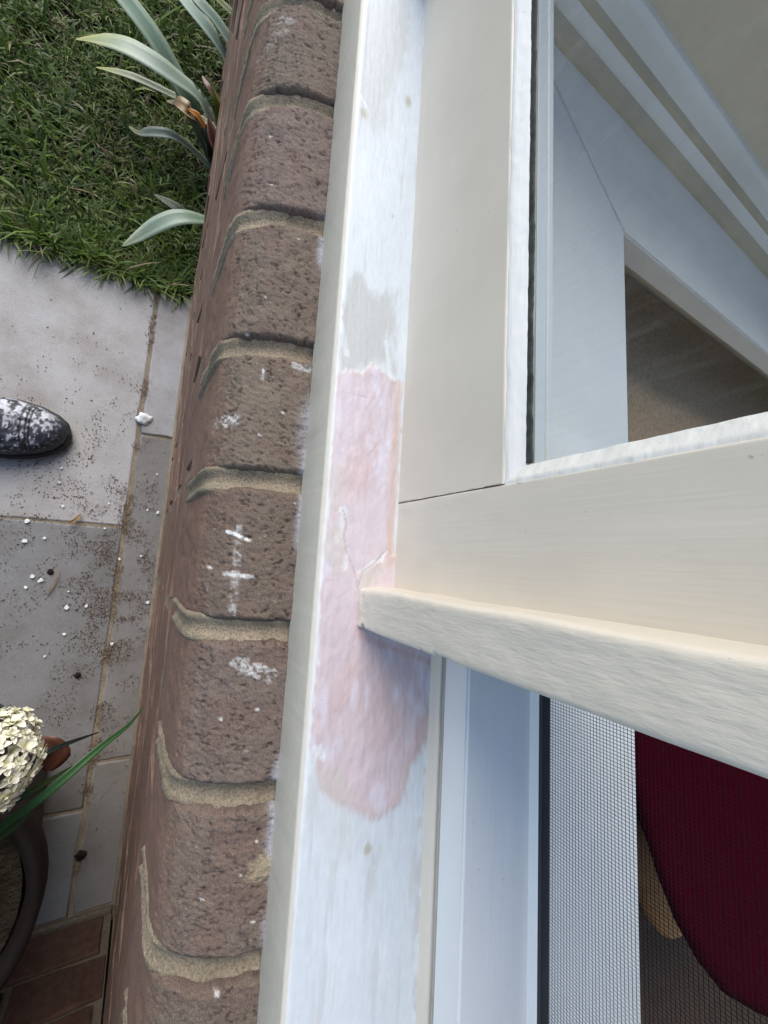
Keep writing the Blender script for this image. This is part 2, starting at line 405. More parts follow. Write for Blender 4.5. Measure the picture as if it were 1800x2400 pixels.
for args in ((52000, -.75, WX-.01, .578, 1.75, .016, .042), (26000, -2.6, .0, .6, 4.0, .03, .06, 1.6), (1500, -.7, WX-.02, .573, .60, .03, .07)):
    v_, c_ = blades(*args); Vs.append(v_); Cs.append(c_)
V = np.concatenate(Vs); C = np.concatenate(Cs); n = len(V)
Fq = np.concatenate([np.array([[0,1,3,2],[2,3,5,4]])[None]+7*np.arange(n)[:,None,None]]).reshape(-1,4).tolist()
Ft = (np.array([[4,5,6]])[None]+7*np.arange(n)[:,None,None]).reshape(-1,3).tolist()
tag(put('grass', mesh_np('grass', V.reshape(-1,3), Fq+Ft, grass_m, True, np.repeat(C, 7, 0))), kind='stuff', label='short green lawn grass growing beside the path', cat='grass')

# ------------------------------------------------------------------ brick wall under the window
wall = thing('brick_wall', (WX+.05, 0, 0), 'brown brick wall under the window sill, running down to the path', 'brick wall')
put('mortar', box_me('mortar', (WX+.0004, -1.6, -.03), (WX+.11, 2.4, .636), mortar_m), wall)
put('mortar_fillet', box_me('mortar_fillet', (WX-.006, -.672, -.006), (WX+.006, .585, .004), mortar_m, .002), wall)
def stretcher(mat):
    L, Hh = .230, .076; V = []; nu, nv = 9, 5
    bm = bmesh.new(); bmesh.ops.create_cube(bm, size=1)
    for v in bm.verts: v.co = Vector((v.co.x*.06, v.co.y*L, v.co.z*Hh))
    bmesh.ops.bevel(bm, geom=bm.edges[:], offset=.0022, segments=1, affect='EDGES')
    bmesh.ops.subdivide_edges(bm, edges=[e for e in bm.edges if e.calc_length() > .1], cuts=3, use_grid_fill=True)
    for v in bm.verts: v.co += Vector((random.gauss(0,.0009), 0, random.gauss(0,.0008)))
    me = bpy.data.meshes.new('brick'); bm.to_mesh(me); bm.free(); me.materials.append(mat); return me
STR = [stretcher(wall_brick_m) for _ in range(5)]
for cidx in range(8):
    zc = .636-.006-.038-.086*cidx
    if zc < -.05: break
    y = -1.25+(.12 if cidx % 2 else 0)
    while y < 2.3:
        o = put('brick', random.choice(STR), wall, (WX+.03-random.uniform(0,.0014), y, zc))
        o.rotation_euler = (0, 0, math.pi if random.random() < .5 else 0)
        y += .240
# wall at right angles, closing the path
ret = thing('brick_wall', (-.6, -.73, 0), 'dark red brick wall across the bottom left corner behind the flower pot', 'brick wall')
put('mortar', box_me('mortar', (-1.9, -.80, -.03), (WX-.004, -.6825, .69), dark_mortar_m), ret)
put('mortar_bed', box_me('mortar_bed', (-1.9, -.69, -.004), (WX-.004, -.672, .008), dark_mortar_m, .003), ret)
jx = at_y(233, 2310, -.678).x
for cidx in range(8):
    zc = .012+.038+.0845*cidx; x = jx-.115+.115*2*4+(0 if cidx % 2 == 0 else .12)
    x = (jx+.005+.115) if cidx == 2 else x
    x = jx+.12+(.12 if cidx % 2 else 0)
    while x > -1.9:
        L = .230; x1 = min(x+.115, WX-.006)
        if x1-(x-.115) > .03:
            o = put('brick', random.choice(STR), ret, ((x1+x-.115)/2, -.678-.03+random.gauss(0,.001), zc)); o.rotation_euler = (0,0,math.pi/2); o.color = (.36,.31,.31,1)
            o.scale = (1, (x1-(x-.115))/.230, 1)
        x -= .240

# ------------------------------------------------------------------ bullnose brick sill
bsill = thing('brick_sill', (.06, 0, .70), 'row of rough brown bullnose bricks forming the outer sill below the white timber', 'brick sill')
JY = [.3905+.086*k for k in range(14, 0, -1)]+[.3905,.3095,.2195,.1299,.0451,-.0427,-.13,-.2127]+[-.2127-.0865*k for k in range(1, 12)]
PROF = subdiv_path(fillet([(.128,.2185,0),(.026,.2420,.036),(.0225,.342,0)], False), .0011, False)
PN = np.gradient(PROF, axis=0); PN = np.stack([PN[:,1], -PN[:,0]], 1); PN /= np.linalg.norm(PN, axis=1)[:,None]
if PN[0][1] > 0: PN = -PN           # outward means smaller h
PL = np.concatenate([[0], np.cumsum(np.linalg.norm(np.diff(PROF, axis=0), axis=1))])
def px_sillbrick(px, py):
    """photo pixel -> (X, Y) on the sloping top of the brick sill"""
    w = ray(px, py); h0 = .2185+.128*.2304; t = h0/(-w[2]+.2304*w[0]); return np.array([w[0]*t, w[1]*t])
STROKES = [([(537,1245),(560,1254),(585,1266)], .0011, .95), ([(533,1346),(560,1349),(590,1353)], .0014, .8), ([(561,1228),(556,1330),(546,1440)], .0022, .38),
           ([(618,865),(617,886)], .0008, .8), ([(690,855),(722,866)], .0022, .75), ([(515,968),(552,978)], .0042, .45), ([(560,1558),(632,1583)], .0048, .5), ([(660,20),(680,28)], .003, .3),
           ([(545,435),(556,400)], .0016, .35), ([(625,70),(690,45)], .003, .18)]
STROKES = [([px_sillbrick(*p) for p in s], w, a) for s, w, a in STROKES]
DOTS = [(px_sillbrick(*p), r) for p, r in (((604,1665),.0011),((497,1332),.0012),((510,2330),.0016),((663,967),.001),((610,1018),.001),((592,2160),.0008),((520,1690),.0012),((602,1974),.0009),
        ((640,300),.0008),((640,420),.0008),((565,2050),.0007),((690,1180),.0009),((474,2120),.0008),((700,560),.0007),((625,690),.0008),((585,770),.0009))]
PATCH = px_sillbrick(615, 2035)
def hero_brick(y0, y1, seed, dense=True):
    nv = 92 if dense else 12
    prof, pn, pl = (PROF, PN, PL) if dense else (PROF[::8], PN[::8], PL[::8])
    yy = np.linspace(y0, y1, nv); nu = len(prof)
    ym = (y0+y1)/2; hw = (y1-y0)/2
    V = np.zeros((nu, nv, 3)); V[:,:,0] = prof[:,0][:,None]; V[:,:,1] = yy[None]; V[:,:,2] = H-prof[:,1][:,None]
    N = np.zeros((nu, nv, 3)); N[:,:,0] = pn[:,0][:,None]; N[:,:,2] = -pn[:,1][:,None]
    V = V.reshape(-1,3); N = N.reshape(-1,3); L = np.repeat(pl, nv)
    top = 1-sst(.102, .128, L)                    # rough wire-cut top, smoother nose and front
    front = sst(.118, .140, L)
    P = V.copy()
    f1 = fbm(P, (70,90,70), 2, seed); f2 = fbm(P, (480,620,480), 2, seed+2); f3 = fbm(P, (800,1000,800), 2, seed+4)
    rid = 1-np.abs(2*fbm(P, (240,420,240), 2, seed+6)-1)
    pit = sst(.90,.985, rid)*sst(.50,.64,fbm(P,(300,300,300),2,seed+15))
    pit2 = sst(.62, .72, f2)
    d = (f1-.5)*.0022+(f2-.5)*.0013*(.25+.75*top)+(f3-.5)*.0012*(.2+.8*top)-pit*.0012*(.15+.85*top)-pit2*.0007*(.1+.9*top)
    e = (hw-np.abs(P[:,1]-ym)); rough_edge = .0032+.004*(fbm(P, (160,10,160), 3, seed+8)-.4)
    arr = np.clip(1-e/np.maximum(rough_edge, .001), 0, 1)
    d = d-arr**2*.0042
    V = V+N*d[:,None]
    V[:,1] += (fbm(P, (110,20,110), 3, seed+9)-.5)*.0036*np.sign(P[:,1]-ym)*sst(.6,1.0,np.abs(P[:,1]-ym)/hw)
    # colour
    hue = rng.uniform(.86, 1.10)*np.array((1, rng.uniform(.96,1.03), rng.uniform(.93,1.04)))
    base = np.array((.198,.152,.118))*hue; c = np.tile(base, (len(V),1))
    c = mix(c, (.25,.205,.175), sst(.5,.75,f2)*.4*top); c = mix(c, (.178,.112,.09), sst(.52,.7,fbm(P,(60,60,60),3,seed+11))*.4)
    c = mix(c, (.215,.124,.092), front*.75); c = mix(c, (.21,.118,.082), sst(.095,.118,L)*(1-sst(.13,.16,L))*.5)
    c = mix(c, (.055,.038,.034), np.clip(.8*pit+.5*pit2, 0, 1)*(.10+.75*top))
    c = mix(c, (.05,.035,.03), arr*.35)
    sp = sst(.94,.96, fbm(P, (480,480,480), 1, seed+13)); c = mix(c, (.42,.38,.34), sp*.5)
    # grey-white smear against the timber
    sm = sst(.068,.079,P[:,0])*sst(.50,.66,fbm(P,(60,18,60),3,40)); c = mix(c, (.55,.56,.60), np.clip(sm,0,1)*.75*(P[:,1]<.25))
    XY = V[:,:2]
    if dense:
        nzs = fbm(P,(500,500,500),3,77)
        for s, w, a in STROKES:
            dd = line_d(XY, s); t = (1-sst(w*.55, w*1.15, dd+(nzs-.5)*w*.9))*a
            if a < .6: t = t*sst(.38,.58,f2)*1.2
            c = mix(c, (.76,.75,.71), np.clip(t,0,1)*top*(1-.75*np.clip(pit+.6*pit2,0,1))*(.72+.5*(f1>.47)))
        for q, r in DOTS: c = mix(c, (.74,.72,.67), .85*(1-sst(r*.6, r*1.1, np.linalg.norm(XY-q, axis=1)+(nzs-.5)*r*.8)))
        t = 1-sst(.004,.011, np.linalg.norm((XY-PATCH)*[1,1.3], axis=1)+(nzs-.5)*.008); c = mix(c, (.42,.34,.22), t*.85); V[:,2] += t*.0006
    Fc = grid_faces(nu, nv).tolist()
    # ends and back so that the brick is solid
    return V, Fc, c, nu, nv
def solid_brick(y0, y1, seed, dense):
    V, Fc, c, nu, nv = hero_brick(y0, y1, seed, dense)
    V = V.tolist(); c = c.tolist(); edge_lo = [i*nv for i in range(nu)]; edge_hi = [i*nv+nv-1 for i in range(nu)]
    for edge, flip in ((edge_lo, False), (edge_hi, True)):
        m = len(V)
        for i in edge:
            p = V[i]; q = np.array(p)-np.array([ -.012*0, 0, .0]); V.append([.128 if False else p[0]+.028*(1 if p[0] < .09 else 0), p[1], p[2]-.03]); c.append((.10,.07,.06))
        for a in range(nu-1):
            f = [edge[a], edge[a+1], m+a+1, m+a]; Fc.append(f if flip else f[::-1])
    return mesh_np('sill_brick', np.array(V), Fc, brick_hero_m, True, np.array(c))
for i, (ya, yb) in enumerate(zip(JY[:-1], JY[1:])):
    gap = .0054; dense = ya > -.40 and yb < .52
    me = solid_brick(yb+gap, ya-gap, 3.1*i+1, dense)
    put('brick', me, bsill)
# mortar of the sill: one recessed bed that follows the bullnose
yy = np.arange(-1.1, 1.62, .0022); pm = PROF[::2]; pnm = PN[::2]; nu, nv = len(pm), len(yy)
V = np.zeros((nu, nv, 3)); V[:,:,0] = pm[:,0][:,None]; V[:,:,1] = yy; V[:,:,2] = H-pm[:,1][:,None]
N = np.zeros((nu, nv, 3)); N[:,:,0] = pnm[:,0][:,None]; N[:,:,2] = -pnm[:,1][:,None]; V = V.reshape(-1,3); N = N.reshape(-1,3)
dj = np.min(np.abs(V[:,1][:,None]-np.array(JY)[None]), 1)
Lp = np.repeat(PL[::2], nv); rec = -.0068+.0030*sst(.002,.006,dj)+.0056*sst(.092,.122,Lp)*(1-sst(.0070,.0100,dj))-.002*sst(.0070,.0100,dj)+(fbm(V,(400,400,400),3,3)-.5)*.0018+(fbm(V,(60,60,60),2,4)-.5)*.002
V = V+N*rec[:,None]
put('mortar', mesh_np('mortar', V, grid_faces(nu, nv), mortar_m), bsill)
# bed joint under the sill bricks
put('bed_joint', box_me('bed_joint', (WX-.0012, -1.1, .620), (WX+.05, 1.6, .638), mortar_m, .002), bsill)

# ------------------------------------------------------------------ window joinery
win = thing('window', (.13, 0, .78), 'cream timber window with glazed sash and white sill patched with pink filler', 'window')
S0, SS = .1955, .14                         # sill top: h = S0 - SS*(X-.077)
def sill_h(x): return S0-SS*(x-.077)
def px_sill(px, py):
    w = ray(px, py); t = (S0+SS*.077)/(-w[2]+SS*w[0]); return (w[0]*t, w[1]*t)
xs = np.concatenate([np.linspace(.077,.0795,5), np.linspace(.0803,.1475,88)])
ysl = np.concatenate([np.linspace(-1.1,-.26,60), np.arange(-.2595,.43,.00062), np.linspace(.4303,.455,3)])
front = [(.0955,.2330),(.0772,.2330),(.0766,.2320),(.0766,.1985),(.0767,.1970)]
prof = front+[(x, sill_h(x)+ (.0012*(1-min(1,(x-.077)/.0025))**2)) for x in xs]
prof = np.array(prof); nu, nv = len(prof), len(ysl)
V = np.zeros((nu, nv, 3)); V[:,:,0] = prof[:,0][:,None]; V[:,:,1] = ysl; V[:,:,2] = H-prof[:,1][:,None]; V = V.reshape(-1,3)
U = np.repeat(np.arange(nu), nv); istop = U >= len(front)+1
P2 = V[:,:2].copy(); nz = fbm(V, (900,260,900), 4, 2); nz2 = fbm(V, (260,120,260), 4, 8); nzs = fbm(V, (1500,60,200), 3, 12); nzl = fbm(V, (60,24,60), 4, 15)
lilac = [(786,880),(812,868),(845,872),(870,851),(899,872),(929,896),(928,1053),(920,1200),(917,1300),(935,1310),(950,1390),(1040,1440),(1050,1543),(1028,1600),(1015,1680),(1001,1727),(980,1770),(959,1803),(950,1850),
         (938,1883),(905,1908),(880,1922),(850,1912),(803,1891),(752,1853),(735,1786),(722,1727),(731,1600),(739,1475),(752,1327),(756,1222),(769,1095),(781,969)]
sd_p = poly_sd(P2, [px_sill(*p) for p in lilac])
soft = .0011+.0022*sst(-.06,-.13,V[:,1]); pink = sst(-soft, soft, sd_p+(nz-.5)*.0040+(nzs-.5)*.0022)
grey_polys = [([(785,640),(800,690),(840,640),(880,690),(930,690),(922,800),(925,880),(880,850),(840,880),(800,890),(788,800)], .9),
              ([(845,0),(960,0),(975,90),(950,150),(915,240),(910,300),(880,315),(850,270),(838,130)], .55), ([(830,240),(870,300),(860,330),(835,310)], .3),
              ([(735,1800),(790,1890),(850,1920),(860,1990),(820,2040),(760,1990),(722,1880)], .28), ([(860,1960),(890,1990),(880,2060),(868,2100),(858,2040)], .55)]
grey = np.zeros(len(V))
for poly, a in grey_polys:
    s_ = poly_sd(P2, [px_sill(*p) for p in poly]); grey = np.maximum(grey, a*sst(-.0042,.0048, s_+(nz2-.5)*.011+(nzs-.5)*.007+(nzl-.5)*.006))
streak = sst(.56,.72, nzs)
c = np.tile(np.array((.635,.67,.685)), (len(V),1)); c = mix(c, (.58,.62,.63), streak*.5); c = mix(c, (.69,.72,.73), sst(.5,.7,nzl)*.6)
c = mix(c, (.47,.47,.435), grey*.85); 
stain = np.zeros(len(V))
for p, r in (((957,238),.0028),((852,265),.0024),((940,1010),.0012),((920,505),.001),((862,1990),.002)): stain = np.maximum(stain, 1-sst(r*.3, r*1.3, np.linalg.norm((P2-np.array(px_sill(*p)))*[1,.6],axis=1)+(nz-.5)*.002))
c = mix(c, (.40,.36,.24), stain*.7)
deep = fbm(V, (45,22,45), 4, 31)
Yc = V[:,1]
pk = mix(np.tile(np.array((.605,.525,.545)), (len(V),1)), (.58,.445,.43), np.clip(sst(.47,.66,deep)*.75+.55*sst(-.03,-.12,Yc)*sst(.0005,.004,.006-np.clip(sd_p,0,.006)),0,1))
pk = mix(pk, (.58,.43,.405), sst(.02,-.06,Yc)*.38); pk = mix(pk, (.56,.45,.39), (1-sst(.0,.0045,sd_p))*.45)  # filler warmer downwards, partly painting in the mullion shadow's pinkish tone
pk = mix(pk, (.66,.62,.68), sst(.56,.7,fbm(V,(120,40,120),3,35))*.6)
c = mix(c, pk, pink)
# salmon dusty edge along the rail
sal = (1-sst(.0,.0042, line_d(P2, [px_sill(*p) for p in ((935,900),(929,1053),(919,1230),(913,1320))])+(nz-.5)*.004)); c = mix(c, (.60,.43,.35), sal*.75)
sal2 = (1-sst(.0,.0030, line_d(P2, [px_sill(*p) for p in ((845,1390),(840,1440),(842,1490),(1030,1560),(1038,1700))])+(nz-.5)*.0035)); c = mix(c, (.57,.36,.32), sal2*.6)
# bare white showing through, cracks, scratches
wht = np.zeros(len(V))
for pts, w in (([(803,1195),(797,1240),(790,1262)],.0030),([(812,1290),(806,1330)],.002),([(770,1150),(757,1290),(748,1380),(742,1560)],.0016),([(735,1570),(728,1640),(716,1760),(712,1860)],.0026),([(782,880),(778,1000),(770,1120)],.0013),
               ([(846,1340),(870,1318),(893,1312),(902,1290)],.0016),([(742,1755),(752,1772)],.0028),([(786,640),(800,760),(812,830)],.002),([(905,800),(915,880)],.0016),([(800,270),(830,200),(860,250)],.0012)):
    wht = np.maximum(wht, 1-sst(w*.35, w*1.1, line_d(P2, [px_sill(*p) for p in pts])+(nz-.5)*w*1.5))
c = mix(c, (.74,.785,.78), wht*.6)
for poly in ([(768,1225),(800,1238),(812,1300),(806,1345),(780,1350),(756,1300)], [(842,1345),(895,1310),(908,1320),(872,1375),(845,1380)], [(775,1090),(792,1080),(800,1150),(790,1200),(772,1190)], [(740,1800),(800,1800),(840,1880),(800,1890),(745,1850)]):
    t = sst(-.0012,.0016, poly_sd(P2, [px_sill(*p) for p in poly])+(nz-.5)*.004+(nz2-.5)*.003); c = mix(c, (.54,.49,.44), t*.6)
crk = np.zeros(len(V)); crack_lines = [[(803,1195),(812,1225),(806,1260),(812,1290),(830,1340),(838,1378)],[(838,1378),(850,1340),(880,1318),(905,1290)],[(855,1080),(895,1030)],[(862,800),(858,880)],[(790,1405),(830,1375)],[(780,1520),(815,1470)],[(800,1640),(822,1610)],[(803,1120),(799,1150)],
               [(800,920),(880,938)],[(765,1560),(790,1510)],[(905,1005),(925,900)],[(870,1165),(905,1130),(912,1250)]]
for i, pts in enumerate(crack_lines):
    crk = np.maximum(crk, (1-sst(.0001, .0006, line_d(P2, [px_sill(*p) for p in pts])+(nz-.5)*.0012))*(.9 if i < 2 else .28))
c = mix(c, (.36,.25,.23), crk*.5)
dk = (1-sst(.0, .0011, line_d(P2, [px_sill(*p) for p in ((1030,1640),(1021,1790),(1016,1900),(1006,2130))])+(nz-.5)*.001))*sst(.5,.62,fbm(V,(500,170,500),3,71)); c = mix(c, (.16,.16,.15), dk*.75)
scf = sst(.60,.72,fbm(V,(300,22,300),3,73))*(1-pink); c = mix(c, (.54,.55,.53), scf*.55)
spk = sst(.95,.97,fbm(V,(420,420,420),1,75)); c = mix(c, (.34,.32,.29), spk*.3)
# cream nose
nose = 1-sst(.0775,.0792, V[:,0]+(nz-.5)*.0012+(nzs-.5)*.0006); nose[~istop] = 1
c = mix(c, (.61,.565,.475), nose)
lip = (1-sst(.0, .0009, np.abs(V[:,0]-.0790)+(nz-.5)*.001))*istop; c = mix(c, (.74,.75,.73), lip*.7)
back = sst(.1395,.1435,V[:,0])*(Yc<-.034)*sst(.45,.62,nz2); c = mix(c, (.45,.43,.39), back*.5)
hgt = pink*.00045+pink*(nz2-.5)*.0009+pink*(deep-.5)*.0014+(nzs-.5)*.00018-crk*.0004-wht*.0002*pink+(fbm(V,(380,160,380),3,51)-.5)*.0004*(.3+pink)-grey*.0003
hgt = np.where(istop & (U > len(front)+6), hgt, 0)
V[:,2] += hgt; V[~istop,0] += ((nz-.5)*.0003)[~istop]
V[(U==1)|(U==0), 2] += ((fbm(V,(4,90,4),3,60)-.5)*.0010)[(U==1)|(U==0)]
put('timber_sill', mesh_np('timber_sill', V, grid_faces(nu, nv), sill_m, True, c), win)
put('sill_body', extrude('sill_body', [(.079,.2325),(.20,.2325),(.20,.197),(.083,.1990)], 'y', -1.1, .455, cream_y), win)

# glazed sash: bottom rail, stile, putty, glass, inner bead
def wob(amp, sc):
    def f(V):
        V = V.copy(); V[:,0] += (fbm(V, sc, 3, 4)-.5)*amp; V[:,1] += (fbm(V, sc, 3, 6)-.5)*amp; V[:,2] += (fbm(V, sc, 3, 8)-.5)*amp; return V
    return f
sash = put('sash', bpy.data.meshes.new('sash_joint'), win)
bpy.data.objects.remove(sash)
rail = put('bottom_rail', extrude('bottom_rail', [(.1202,.2000,0),(.120,.1110,.0016),(.1290,.1108,0),(.1290,.1042,.0008),(.1355,.1042,.0006),(.1361,.1049,0),(.1367,.1042,.0006),(.1400,.1042,.001),(.1400,.2000,0)], 'y', .0347, .405, cream_y, disp=wob(.0009,(90,16,90)), stations=np.concatenate([np.linspace(.0347,.405,190), [.4051]])), win)
rb = put('inner_bead', extrude('inner_bead', [(.1293,.1046),(.1293,.1036,.0004),(.1352,.1036,.0004),(.1357,.1046),(.1364,.1046),(.1368,.1036,.0004),(.1403,.1036,.0006),(.1403,.1300)], 'y', .036, .404, white_y), rail)
zst = np.concatenate([np.linspace(H-.203, H-.02, 150), np.linspace(H, 2.06, 20)])
def stile_disp(V):
    V = wob(.0008, (70,70,20))(V); return V
stile = put('stile', extrude('stile', [(.120,.0343,.0012),(.120,-.0136,0),(.140,-.0136,0),(.140,.0343,.001)], 'z', 0, 1, cream_z, disp=stile_disp, stations=zst, step=.003), win)
def mull_disp(V):
    V = wob(.0013, (80,80,26))(V)
    edge = (V[:,0] < .1065) & (V[:,1] < -.0305)
    ch = sst(.60,.70, fbm(V, (12,12,105), 3, 90))*sst(H-.10, H-.175, V[:,2]); V[edge,1] += (ch*.0036)[edge]
    V[:,1] += (fbm(V,(30,30,11),2,33)-.5)*.0008
    bot = sst(H-.165, H-.195, V[:,2]); V[:,0] += bot*(fbm(V,(200,200,200),3,70)-.5)*.0015
    return V
put('mullion', extrude('mullion', [(.100,-.0345,.0022),(.192,-.0345,.001),(.192,-.0132,.001),(.1205,-.0132,.0012),(.100,-.0132,.0030)], 'z', 0, 1, cream_post, disp=mull_disp, stations=np.concatenate([np.linspace(H-.203, H-.02, 260), np.linspace(H, 2.06, 20)]), step=.0022), win)
def putty_disp(V):
    V = V.copy(); a = fbm(V,(170,60,170),4,5)-.5; V[:,0] += a*.0014; V[:,2] += a*.0011+(fbm(V,(500,300,500),2,9)-.5)*.0006; return V
put('putty', extrude('putty', [(.1204,.1116,.0006),(.1209,.1098,.001),(.1255,.1039,.0008),(.1262,.1046),(.1262,.1116)], 'y', .0352, .404, putty_m, disp=putty_disp, step=.001, stations=np.concatenate([np.linspace(.0352,.404,280), [.4041]])), rail)
put('putty', extrude('putty', [(.1204,.0335),(.1207,.0360,.0010),(.1252,.0420,.0012),(.1262,.0415),(.1262,.0335)], 'z', 0, 1, putty_m, disp=putty_disp, step=.001, stations=np.concatenate([np.linspace(H-.111,H-.01,120), np.linspace(H,2.06,20)])), stile)
def gap_disp(V):
    V = V.copy(); m = V[:,2] > H-.1035; V[m,2] += ((fbm(V,(10,150,10),4,14)-.5)*.0016)[m]; return V
put('dark_gap', extrude('dark_gap', [(.1250,.1052),(.1250,.1024),(.12575,.1020),(.12575,.1052)], 'y', .0425, .404, gap_m, disp=gap_disp, stations=np.concatenate([np.linspace(.0425,.404,420), [.4041]])), rail)
put('glass_pane', box_me('glass_pane', (.1258, .0380, H-.1072), (.1288, .404, 2.04), glass_m), win)
# joint lines between rail and stile
V, Fc = [], []
for q, (h0, h1, wq) in enumerate(((.1885,.178,.00026),(.178,.168,.00016),(.166,.154,.0002),(.146,.142,.0001),(.131,.126,.00012),(.122,.1125,.00028))):
    m = len(V); yq = .0347+.00035*math.sin(q*2.1); yr = .0347+.00035*math.sin(q*2.1+2.1)
    V += [(.1198,yq,H-h0),(.1198,yr,H-h1),(.1198,yr+wq*.4,H-h1),(.1198,yq+wq,H-h0)]; Fc.append((m,m+1,m+2,m+3))
put('joint_crack', mesh_np('joint_crack', V, Fc, gap_m, False), rail)

# opening beside the mullion: parting bead, sloping inner frame, seal, screen
Y0, Y1 = -1.1, -.0343
bead = put('parting_bead', extrude('parting_bead', [(.1448,.1900),(.1452,.1800,.0010),(.1462,.1776,.0012),(.1480,.1780,.0006),(.1484,.1786,.0003),(.1489,.1780,.0006),(.1512,.1782,.0010),(.1514,.1900)], 'y', Y0, Y1, cream_y, disp=wob(.0007,(300,60,300)), stations=np.linspace(Y0,Y1,200)), win)
put('frame_sill', extrude('frame_sill', [(.1512,.2000),(.1514,.1762,.0004),(.1524,.1745,.0008),(.1528,.1622,.001),(.1850,.1556,.0012),(.1853,.1445,.0012),(.1990,.1445),(.1990,.2000)], 'y', Y0, Y1, white_y), win)
screen = thing('fly_screen', (.1925, -.55, H-.143), 'black fly screen mesh filling the open window beside the mullion', 'fly screen')
put('seal', extrude('seal', [(.1856,.1460),(.1858,.1428,.001),(.1915,.1424,.001),(.1926,.1436),(.1926,.1460)], 'y', Y0, Y1, rubber_m), screen)
put('side_channel', box_me('side_channel', (.186,-.0372,H-.143),(.1935,-.0347,2.0), rubber_m, .0006), screen)
pit = .00158; r = .00013; V, Fc = [], []
def wire(a, b, d1, d2):
    m = len(V)
    for p in (a, b):
        for k1, k2 in ((1,0),(0,1),(-1,0),(0,-1)): V.append(tuple(Vector(p)+Vector(d1)*k1*r+Vector(d2)*k2*r))
    for q in range(4): Fc.append((m+q, m+(q+1)%4, m+4+(q+1)%4, m+4+q))
yv = -.0372
while yv > -.62:
    wire((.1925,yv,H-.1436),(.1925,yv,H+.30),(1,0,0),(0,1,0)); yv -= pit
zv = H-.1432
while zv < H+.30:
    wire((.1925+r*.8,-.0372,zv),(.1925+r*.8,-.62,zv),(1,0,0),(0,0,1)); zv += pit
tag(put('mesh', mesh_np('mesh', V, Fc, wire_m, False), screen), kind='stuff')
# upper members and head so the window is whole
put('head', box_me('head', (.10,-1.1,2.04),(.20,.45,2.12), cream_y, .003), win)
put('end_post', box_me('end_post', (.10,-1.16,H-.2),(.20,-1.1,2.12), cream_z, .003), win)
put('end_post', box_me('end_post', (.10,.405,H-.2),(.139,.450,2.04), cream_z, .003), win)

# ------------------------------------------------------------------ inside: inner sill, return joinery, room
isill = thing('inner_sill', (.24, 0, H-.15), 'white inner window sill running behind the glass and the fly screen, mitred at the corner', 'window sill')
a = .0004
V = [(.1405,.3785,0),(.1405,-1.1,0),(.288,-1.1,0),(.288,.2636-a,0)]
def board(pts, name):
    n = len(pts); top = [(p[0],p[1],H-.15) for p in pts]; bot = [(p[0],p[1],H-.168) for p in pts]
    bm = bmesh.new(); vs = [bm.verts.new(p) for p in top+bot]
    bm.faces.new(vs[:n]); bm.faces.new(vs[n:][::-1])
    for i in range(n): bm.faces.new((vs[i], vs[(i+1)%n], vs[n+(i+1)%n], vs[n+i]))
    bmesh.ops.recalc_face_normals(bm, faces=bm.faces)
    bmesh.ops.bevel(bm, geom=[e for e in bm.edges], offset=.0022 if False else .0012, segments=2, affect='EDGES')
    me = bpy.data.meshes.new(name); bm.to_mesh(me); bm.free(); me.materials.append(white_y if 'return' not in name else white_x); return me
put('sill_board', board([(.1405,.385),(.1405,-1.1),(.288,-1.1),(.288,.2636)], 'sill_board'), isill)
put('sill_board', board([(.1415,.3862),(.2890,.2636),(1.9,.2636),(1.9,.3862)], 'return_board'), isill)
rj = thing('return_panel', (.8, .385, H-.15), 'white moulded timber rail at right angles behind the glass with beige panel above', 'window panel')
YR = .366
put('rail', extrude('rail', [(YR+.006,.1500),(YR+.0075,.1365,.003),(YR+.009,.1310,.002),(YR+.0135,.1262,.001),(YR+.014,.1150,.001),(YR+.016,.1110,.001),(YR+.05,.1110),(YR+.05,.1500)], 'x', .1405, 1.9, white_x), rj)
put('moulding', extrude('moulding', [(YR,.1500),(YR+.0005,.1462,.001),(YR+.0060,.1400,.003),(YR+.0070,.1400),(YR+.0070,.1500)], 'x', .1405, 1.9, tan_paint), rj)
put('moulding', extrude('moulding', [(YR+.0090,.1312),(YR+.0092,.1285,.0008),(YR+.0132,.1262,.0012),(YR+.0145,.1262),(YR+.0145,.1312)], 'x', .1405, 1.9, tan_paint), rj)
put('panel', box_me('panel', (.1405, YR+.024, H-.115),(1.9, YR+.045, 1.0), plaster_m), rj)
put('glass_pane', box_me('glass_pane', (.1405,YR+.030,1.0),(1.9,YR+.034,2.5), glass_m), rj)  # unseen pane added; panel stops low beneath it to let sun indoors
room = tag(put('room_floor', box_me('room_floor', (.16,-3.2,.30),(3.6,.44,.35), floor_m)), kind='structure')
for nm, lo, hi, m in (('room_wall', (3.6,-3.2,.3),(3.7,.44,2.6), plaster_m), ('room_wall', (.1,-3.3,.3),(3.7,-3.2,2.6), plaster_m), ('room_wall', (1.9,.36,.3),(3.7,.44,2.6), plaster_m), ('room_wall', (.16,.36,.3),(1.9,.44,H-.17), plaster_m),
                      ('room_wall', (.16,-1.1,.3),(.20,.4,H-.17), plaster_m), ('room_wall', (.137,-3.2,.3),(.24,-1.16,2.6), render_m), ('ceiling', (.1,-3.3,2.6),(.23,.44,2.68), render_m)):
    tag(put(nm, box_me(nm, lo, hi, m)), kind='structure')
sk = thing('added_skylight', (1.1,-.4,2.64), 'added glass roof brightening the room inside the window', 'added_skylight')  # invented glazing, added overhead to brighten the interior
put('pane', box_me('pane', (.23,-3.2,2.63),(3.6,.43,2.635), glass_m), sk)
for q in range(5): put('frame', box_me('frame', (.30+.78*q,-3.2,2.60),(.34+.78*q,.43,2.625), white_y, .002), sk)
